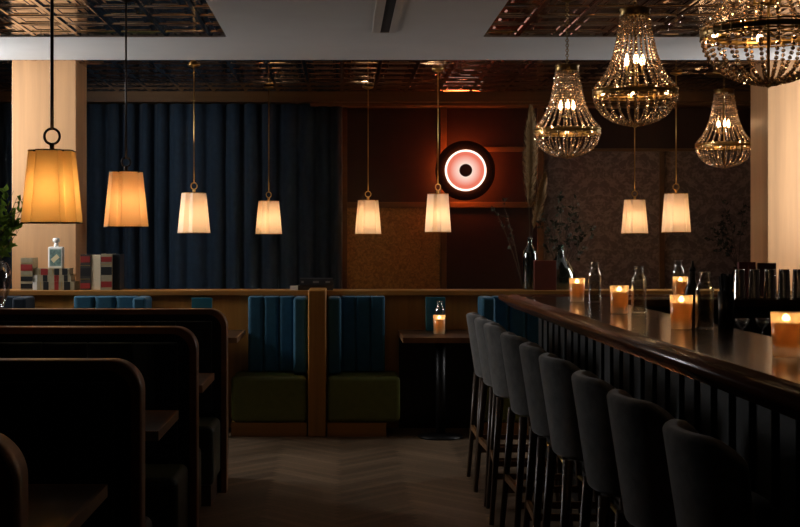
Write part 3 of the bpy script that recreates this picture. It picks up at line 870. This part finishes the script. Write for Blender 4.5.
# menus
def card(label, x, y, z, w, h, d, mat, rz=0., tilt=0., name='menu_card', group=None):
    bm = BM(); box(bm, -w / 2, w / 2, -d / 2, d / 2, 0, h)
    o = obj(name, bm, mat, bevel=.002); o.location = (x, y, z); o.rotation_euler = (tilt, 0, rz); return tag(o, label, 'menu', group)
card('teal menu card standing on the dark table behind the candle', .695, 9.30, .746, .145, .25, .03, M['teal'], group='teal menu cards')
card('teal menu card peeping over the farthest booth divider', -1.04, 9.28, .746, .15, .245, .03, M['teal'], group='teal menu cards')
card('rust red menu folder leaning by the glass jug on the ledge', 1.535, 9.455, 1.04, .165, .225, .04, M['rust'])
card('maroon menu folder standing behind the shaker tins, left of a darker one', 2.50, 7.70, BT + .003, .11, .215, .03, M['maroon'], R(8), R(-6))
card('dark maroon menu folder standing behind the shaker tins, right one', 2.62, 7.70, BT + .003, .11, .21, .03, pmat('dark_maroon', (.05, .012, .012), .55), R(-6), R(-6))

# ------------------------------------------------------------------ books
def book(label, group, cover, bands, L, T, D_, loc, rz=0., lying=False, pages_front=False, name='book'):
    """spine on the -y side; upright: height L (z), thickness T (x), depth D_ (y)"""
    t = thing(name, label, 'book', loc, rz, group)
    def P(bm):
        if lying: bmesh.ops.rotate(bm, verts=bm.verts, matrix=Matrix.Rotation(R(-90), 3, 'Y')); bmesh.ops.translate(bm, verts=bm.verts, vec=(L / 2, 0, T / 2))
        return bm
    c = .003
    bm = BM()
    box(bm, -T / 2, -T / 2 + c, 0, D_, 0, L); box(bm, T / 2 - c, T / 2, 0, D_, 0, L)
    if pages_front: box(bm, -T / 2 + c, T / 2 - c, D_ - c, D_, 0, L)
    else: box(bm, -T / 2 + c, T / 2 - c, 0, c, 0, L)
    obj('cover', P(bm), cover, t)
    bm = BM(); box(bm, -T / 2 + c, T / 2 - c, c + (0 if not pages_front else .003), D_ - (.004 if not pages_front else c), .003, L - .003); obj('pages', P(bm), M['pages'], t)
    for f0, f1, mt in bands:
        bm = BM(); box(bm, -T / 2 + .0005, T / 2 - .0005, -.0012, .0002, f0 * L, f1 * L); obj('spine_label', P(bm), M[mt], t)
    return t
LB = 'law books on the ledge by the left column'
spA = [(.60, .80, 'redlabel'), (.28, .42, 'blacklabel'), (.05, .2, 'blacklabel'), (.83, .85, 'gold'), (.45, .47, 'gold')]
book('thick tan law book with red and black labels standing left of the white bottle', LB, M['tan'], spA, .245, .09, .17, (-2.39, 9.47, 1.04))
spB = [(.90, 1., 'ceramic'), (.1, .25, 'blacklabel'), (.38, .48, 'redlabel'), (.62, .75, 'blacklabel'), (.80, .82, 'gold'), (.30, .32, 'gold')]
spC = [(.89, 1., 'ceramic'), (.08, .18, 'blacklabel'), (.32, .44, 'redlabel'), (.62, .74, 'blacklabel'), (.36, .38, 'gold')]
book('lowest law book of the flat stack under the white bottle', LB, M['tan'], spB, .315, .064, .18, (-2.185, 9.47, 1.04), lying=True)
book('middle law book of the flat stack under the white bottle', LB, M['tan'], spC, .285, .05, .17, (-2.20, 9.48, 1.104), lying=True)
book('top law book of the flat stack, white bottle standing on it', LB, M['tan'], spA, .27, .05, .16, (-2.205, 9.485, 1.154), lying=True)
# upright group right of the column
book('dark law book with red labels at the left of the three upright ones', LB, M['darkcover'], [(.78, .95, 'redlabel'), (.4, .62, 'blacklabel'), (.05, .2, 'redlabel'), (.68, .70, 'gold'), (.30, .32, 'gold')], .27, .075, .17, (-1.945, 9.47, 1.04))
book('upright law book turned to show its cream pages', LB, M['darkcover'], [], .268, .08, .17, (-1.866, 9.47, 1.04), pages_front=True)
book('tan law book with red and black labels at the right of the three upright ones', LB, M['tan'], [(.78, .92, 'redlabel'), (.42, .64, 'blacklabel'), (.08, .24, 'redlabel'), (.70, .72, 'gold')], .275, .082, .17, (-1.784, 9.47, 1.04))
book('plain dark book in shadow at the far right of the upright law books', LB, M['blackcover'], [], .272, .055, .19, (-1.714, 9.49, 1.04))
book('lower pale-paged book of the flat pair above the oak end post', 'books above the oak end post', M['darkcover'], [], .265, .036, .15, (-.20, 9.48, 1.04), 0, True)
bb = book('black book lying on top of the pair above the oak end post', 'books above the oak end post', M['blackcover'], [(.42, .60, 'greyfoil'), (.08, .22, 'greyfoil'), (.88, .95, 'greyfoil')], .25, .052, .16, (-.195, 9.475, 1.076), 0, True)
# the foil lettering is a thin line, not a band across the whole spine
for o in bb.children:
    if o.name.startswith('spine_label'): o.scale = (1, 1, .28); o.location.z = .052 * .36
bm = BM(); box(bm, -.028, .028, 0, .12, 0, .031); o = obj('note_pad', bm, M['ceramic']); o.location = (-.365, 9.46, 1.04); tag(o, 'small cream paper pad beside the flat books on the ledge', 'note pad')

# white ceramic bottle
wb = thing('white_bottle', 'white square spirit bottle with picture label on the book stack', 'bottle', (-2.185, 9.56, 1.204))
bm = BM(); box(bm, -.058, .058, -.03, .03, 0, .165); obj('bottle_body', bm, M['ceramic'], wb, bevel=.010, seg=3)
bm = BM(); lathe(bm, [(.02, .164), (.018, .172), (.015, .178), (.015, .200), (.0001, .200)], 20); obj('neck', bm, M['ceramic'], wb)
bm = BM(); lathe(bm, [(.0001, .198), (.024, .199), (.027, .207), (.027, .222), (.022, .231), (.0001, .233)], 24); obj('stopper', bm, M['ceramic'], wb)
bm = BM(); box(bm, -.043, .043, -.0312, -.030, .018, .145); lb = obj('label', bm, M['label'], wb)
bm = BM()
for dx, dz, s, mi in ((-.002, .075, .034, 0),):
    vs = [(dx - s, dz - .006), (dx + .012, dz + s), (dx + s, dz + .008), (dx - .012, dz - s)]
    a = [bm.verts.new((x, -.0320, z)) for x, z in vs]; b = [bm.verts.new((x, -.0312, z)) for x, z in vs]
    bm.faces.new(a); bm.faces.new(list(reversed(b)))
    for i in range(4): bm.faces.new((a[i], a[(i + 1) % 4], b[(i + 1) % 4], b[i]))
obj('emblem', bm, M['labelc'], lb)

# ------------------------------------------------------------------ plants and vases
def leafy(bm, p, d, L, W, rnd):
    d = d.normalized(); side = d.cross(Vector((rnd.uniform(-1, 1), rnd.uniform(-1, 1), rnd.uniform(-1, 1)))).normalized(); nrm = side.cross(d)
    a = bm.verts.new(p); b = bm.verts.new(p + d * L * .45 + side * W * .5 + nrm * L * .06); c = bm.verts.new(p + d * L - nrm * L * .10); e = bm.verts.new(p + d * L * .45 - side * W * .5 + nrm * L * .06); m = bm.verts.new(p + d * L * .5 - nrm * L * .02)
    bm.faces.new((a, b, m)); bm.faces.new((b, c, m)); bm.faces.new((c, e, m)); bm.faces.new((e, a, m))
def branches(t, seed, base_z, tips, leafL, leafW, nleaf, mat, twig=4):
    rnd = random.Random(seed); sb = BM(); lb = BM()
    for tip in tips:
        T = Vector(tip); p0 = Vector((0, 0, base_z)); pts = []
        for k in range(8):
            s = k / 7; pts.append(p0.lerp(T, s) + Vector((0, 0, .10 * T.length * s * (1 - s))) - Vector((T.x * .25, T.y * .25, 0)) * (s * (1 - s)))
        tube(sb, pts, .0032, 5, .0014)
        for k in range(twig):
            s = .4 + .6 * (k + .5) / twig; i = min(6, int(s * 7)); q = pts[i].lerp(pts[i + 1], s * 7 - i)
            dr = (pts[i + 1] - pts[i]).normalized() + Vector((rnd.gauss(0, .8), rnd.gauss(0, .8), rnd.gauss(.1, .6))); dr.normalize()
            e = q + dr * rnd.uniform(.05, .10); tube(sb, [q, e], .0014, 4)
            for m in range(nleaf):
                pp = q.lerp(e, rnd.uniform(.15, 1)); leafy(lb, pp, dr + Vector((rnd.gauss(0, .9), rnd.gauss(0, .9), rnd.gauss(0, .7))), leafL * rnd.uniform(.7, 1.2), leafW * rnd.uniform(.7, 1.2), rnd)
    obj('stems', sb, M['stem'], t); obj('foliage', lb, mat, t)
# left vase with green foliage standing on the farthest divider
bv = thing('flower_vase', 'big clear glass vase at the left frame edge holding green branches', 'vase', (-1.985, 7.08, 1.03))
bm = BM(); lathe(bm, [(.0001, .004), (.055, .004), (.072, .02), (.10, .10), (.112, .17), (.108, .22), (.09, .255), (.07, .265), (.072, .272), (.066, .268), (.086, .25), (.104, .218), (.108, .17), (.096, .10), (.068, .024), (.0001, .012)], 36); obj('vase_body', bm, M['vaseglass'], bv)
bg = thing('leafy_branch', 'bunch of green leafy branches in the vase at the left edge', 'plant', (-1.985, 7.08, 1.06))
branches(bg, 3, .12, [(.17, -.05, .50), (.15, .03, .42), (.05, .05, .62), (.19, .0, .56), (.13, -.08, .36), (-.05, -.1, .6), (.00, -.08, .50), (-.2, .05, .5), (.15, -.02, .60), (.06, -.06, .40), (.11, .05, .64)], .06, .034, 5, M['leaf'], 4)
# ledge vases
gv = thing('bottle_vase', 'tall narrow glass bottle vase on the ledge holding pampas plumes', 'vase', (1.44, 9.58, 1.04))
bm = BM(); lathe(bm, [(.0001, .004), (.052, .002), (.056, .01), (.056, .27), (.050, .30), (.022, .34), (.019, .38), (.022, .40), (.019, .40), (.016, .38), (.019, .34), (.047, .30), (.053, .27), (.053, .014), (.0001, .010)], 28); obj('vase_body', bm, M['greenglass'], gv)
pg = thing('pampas_grass', 'tall dry pampas plumes rising from the narrow bottle vase', 'dried grass', (1.44, 9.58, 1.06))
def plume(nm, base, tip, r, n, seed):
    rnd = random.Random(seed); bm = BM(); a = Vector(base); b = Vector(tip)
    for k in range(n):
        s = rnd.random() ** .8; p = a.lerp(b, s); rad = r * (math.sin(PI * (.12 + .86 * s)) ** .7)
        ang = rnd.uniform(0, 2 * PI); o = Vector((math.cos(ang), math.sin(ang), 0)); L = .05 + .04 * rnd.random()
        e = p + o * rad * rnd.uniform(.5, 1.05) + (b - a).normalized() * L
        m = p.lerp(e, .55) + o * rad * .12; w = Vector((-o.y, o.x, 0)) * .0032
        v = [bm.verts.new(q) for q in (p, m + w, e, m - w)]; bm.faces.new(v)
    obj(nm, bm, M['pampas'], pg)
plume('plume', (.0, 0, .60), (.01, .0, 1.33), .075, 1500, 1)
plume('plume', (.03, .01, .44), (.11, .02, .82), .06, 700, 2)
bm = BM(); tube(bm, [(0, 0, .0), (0, 0, .35), (-.01, 0, .8), (-.012, 0, 1.28)], .004, 6, .002); tube(bm, [(.005, .0, 0), (.01, .005, .36), (.04, .01, .55), (.1, .02, .8)], .003, 6, .0015); obj('stalk', bm, M['stem'], pg)
jv = thing('demijohn', 'green tinted round glass jug on the ledge holding dark foliage', 'vase', (1.68, 9.61, 1.04))
bm = BM(); lathe(bm, [(.0001, .006), (.09, .002), (.108, .02), (.118, .07), (.112, .12), (.088, .175), (.05, .235), (.026, .28), (.022, .33), (.027, .345), (.023, .345), (.018, .33), (.022, .28), (.046, .233), (.084, .173), (.108, .12), (.114, .07), (.104, .024), (.0001, .012)], 36); obj('vase_body', bm, M['greenglass'], jv)
df = thing('eucalyptus_branch', 'dark leafy branches fanning out of the round glass jug', 'plant', (1.68, 9.61, 1.07))
branches(df, 5, .02, [(.20, 0, .50), (.12, .08, .60), (-.02, -.05, .66), (-.12, .05, .58), (.22, -.06, .38), (.24, .02, .44), (.05, -.1, .55), (-.15, 0, .45), (.16, -.04, .62), (.02, .05, .70), (-.08, -.08, .50)], .042, .026, 6, M['darkleaf'])
ds = thing('dried_branch', 'dark dried sprig leaning left from the pampas bottle', 'plant', (1.38, 9.56, 1.07))
branches(ds, 9, .0, [(-.16, 0, .66), (-.12, .02, .56), (-.22, .0, .60)], .034, .018, 6, M['darkleaf'], 3)
# right plant behind the right column
cs = thing('console_table', 'dark narrow console table hidden behind the right wooden column', 'table', (3.55, 11.2, 0))
bm = BM(); box(bm, -.35, .35, -.18, .18, .86, .90); obj('tabletop', bm, M['walnut'], cs)
for sx in (-1, 1):
    for sy in (-1, 1):
        bm = BM(); box(bm, sx * .32 - .02, sx * .32 + .02, sy * .15 - .02, sy * .15 + .02, 0, .86); obj('leg', bm, M['walnut'], cs)
rv = thing('ceramic_vase', 'dark vase on the console behind the right column', 'vase', (3.55, 11.2, .90))
bm = BM(); lathe(bm, [(.0001, 0), (.06, 0), (.09, .08), (.08, .18), (.04, .25), (.045, .28), (.038, .28), (.033, .25), (.0001, .24)], 28); obj('vase_body', bm, M['bronze'], rv)
rp = thing('dark_branch', 'dark leafy branches showing beside the edge of the right wooden column', 'plant', (3.55, 11.2, 1.15))
branches(rp, 12, 0, [(-.16, 0, .52), (-.10, .05, .62), (-.22, 0, .36), (-.14, -.05, .22), (.05, 0, .6), (-.18, .04, .44), (-.2, .02, .28)], .045, .026, 6, M['darkleaf'])

# ------------------------------------------------------------------ daylight, camera
w = bpy.data.worlds.new('World'); scn.world = w; w.use_nodes = True
bgn = w.node_tree.nodes['Background']; bgn.inputs['Color'].default_value = (1., .965, .92, 1); bgn.inputs['Strength'].default_value = 30.0
def portal(name, x, ya, yb, za, zb, s):
    l = bpy.data.lights.new(name, 'AREA'); l.shape = 'RECTANGLE'; l.size = yb - ya; l.size_y = zb - za
    l.cycles.is_portal = True
    o = bpy.data.objects.new(name, l); COL.objects.link(o); o.location = (x, (ya + yb) / 2, (za + zb) / 2)
    o.rotation_euler = (R(90), 0, R(-90 if s > 0 else 90))
portal('daylight_portal_left', WL - .19, *LW, 1)
portal('daylight_portal_right', WR + .19, *RW, -1)

cam = bpy.data.cameras.new('camera'); co = bpy.data.objects.new('camera', cam); COL.objects.link(co)
cam.sensor_fit = 'HORIZONTAL'; cam.sensor_width = 36; cam.lens = 1250 / 800 * 36
cam.shift_x = 58 / 800; cam.shift_y = -23.5 / 800; cam.clip_start = .05
co.location = (0, 0, 1.42); co.rotation_euler = (R(90), 0, 0)
scn.camera = co
scn.view_settings.view_transform = 'Standard'; scn.view_settings.look = 'None'
scn.view_settings.exposure = 0; scn.view_settings.gamma = 1; scn.view_settings.use_curve_mapping = False
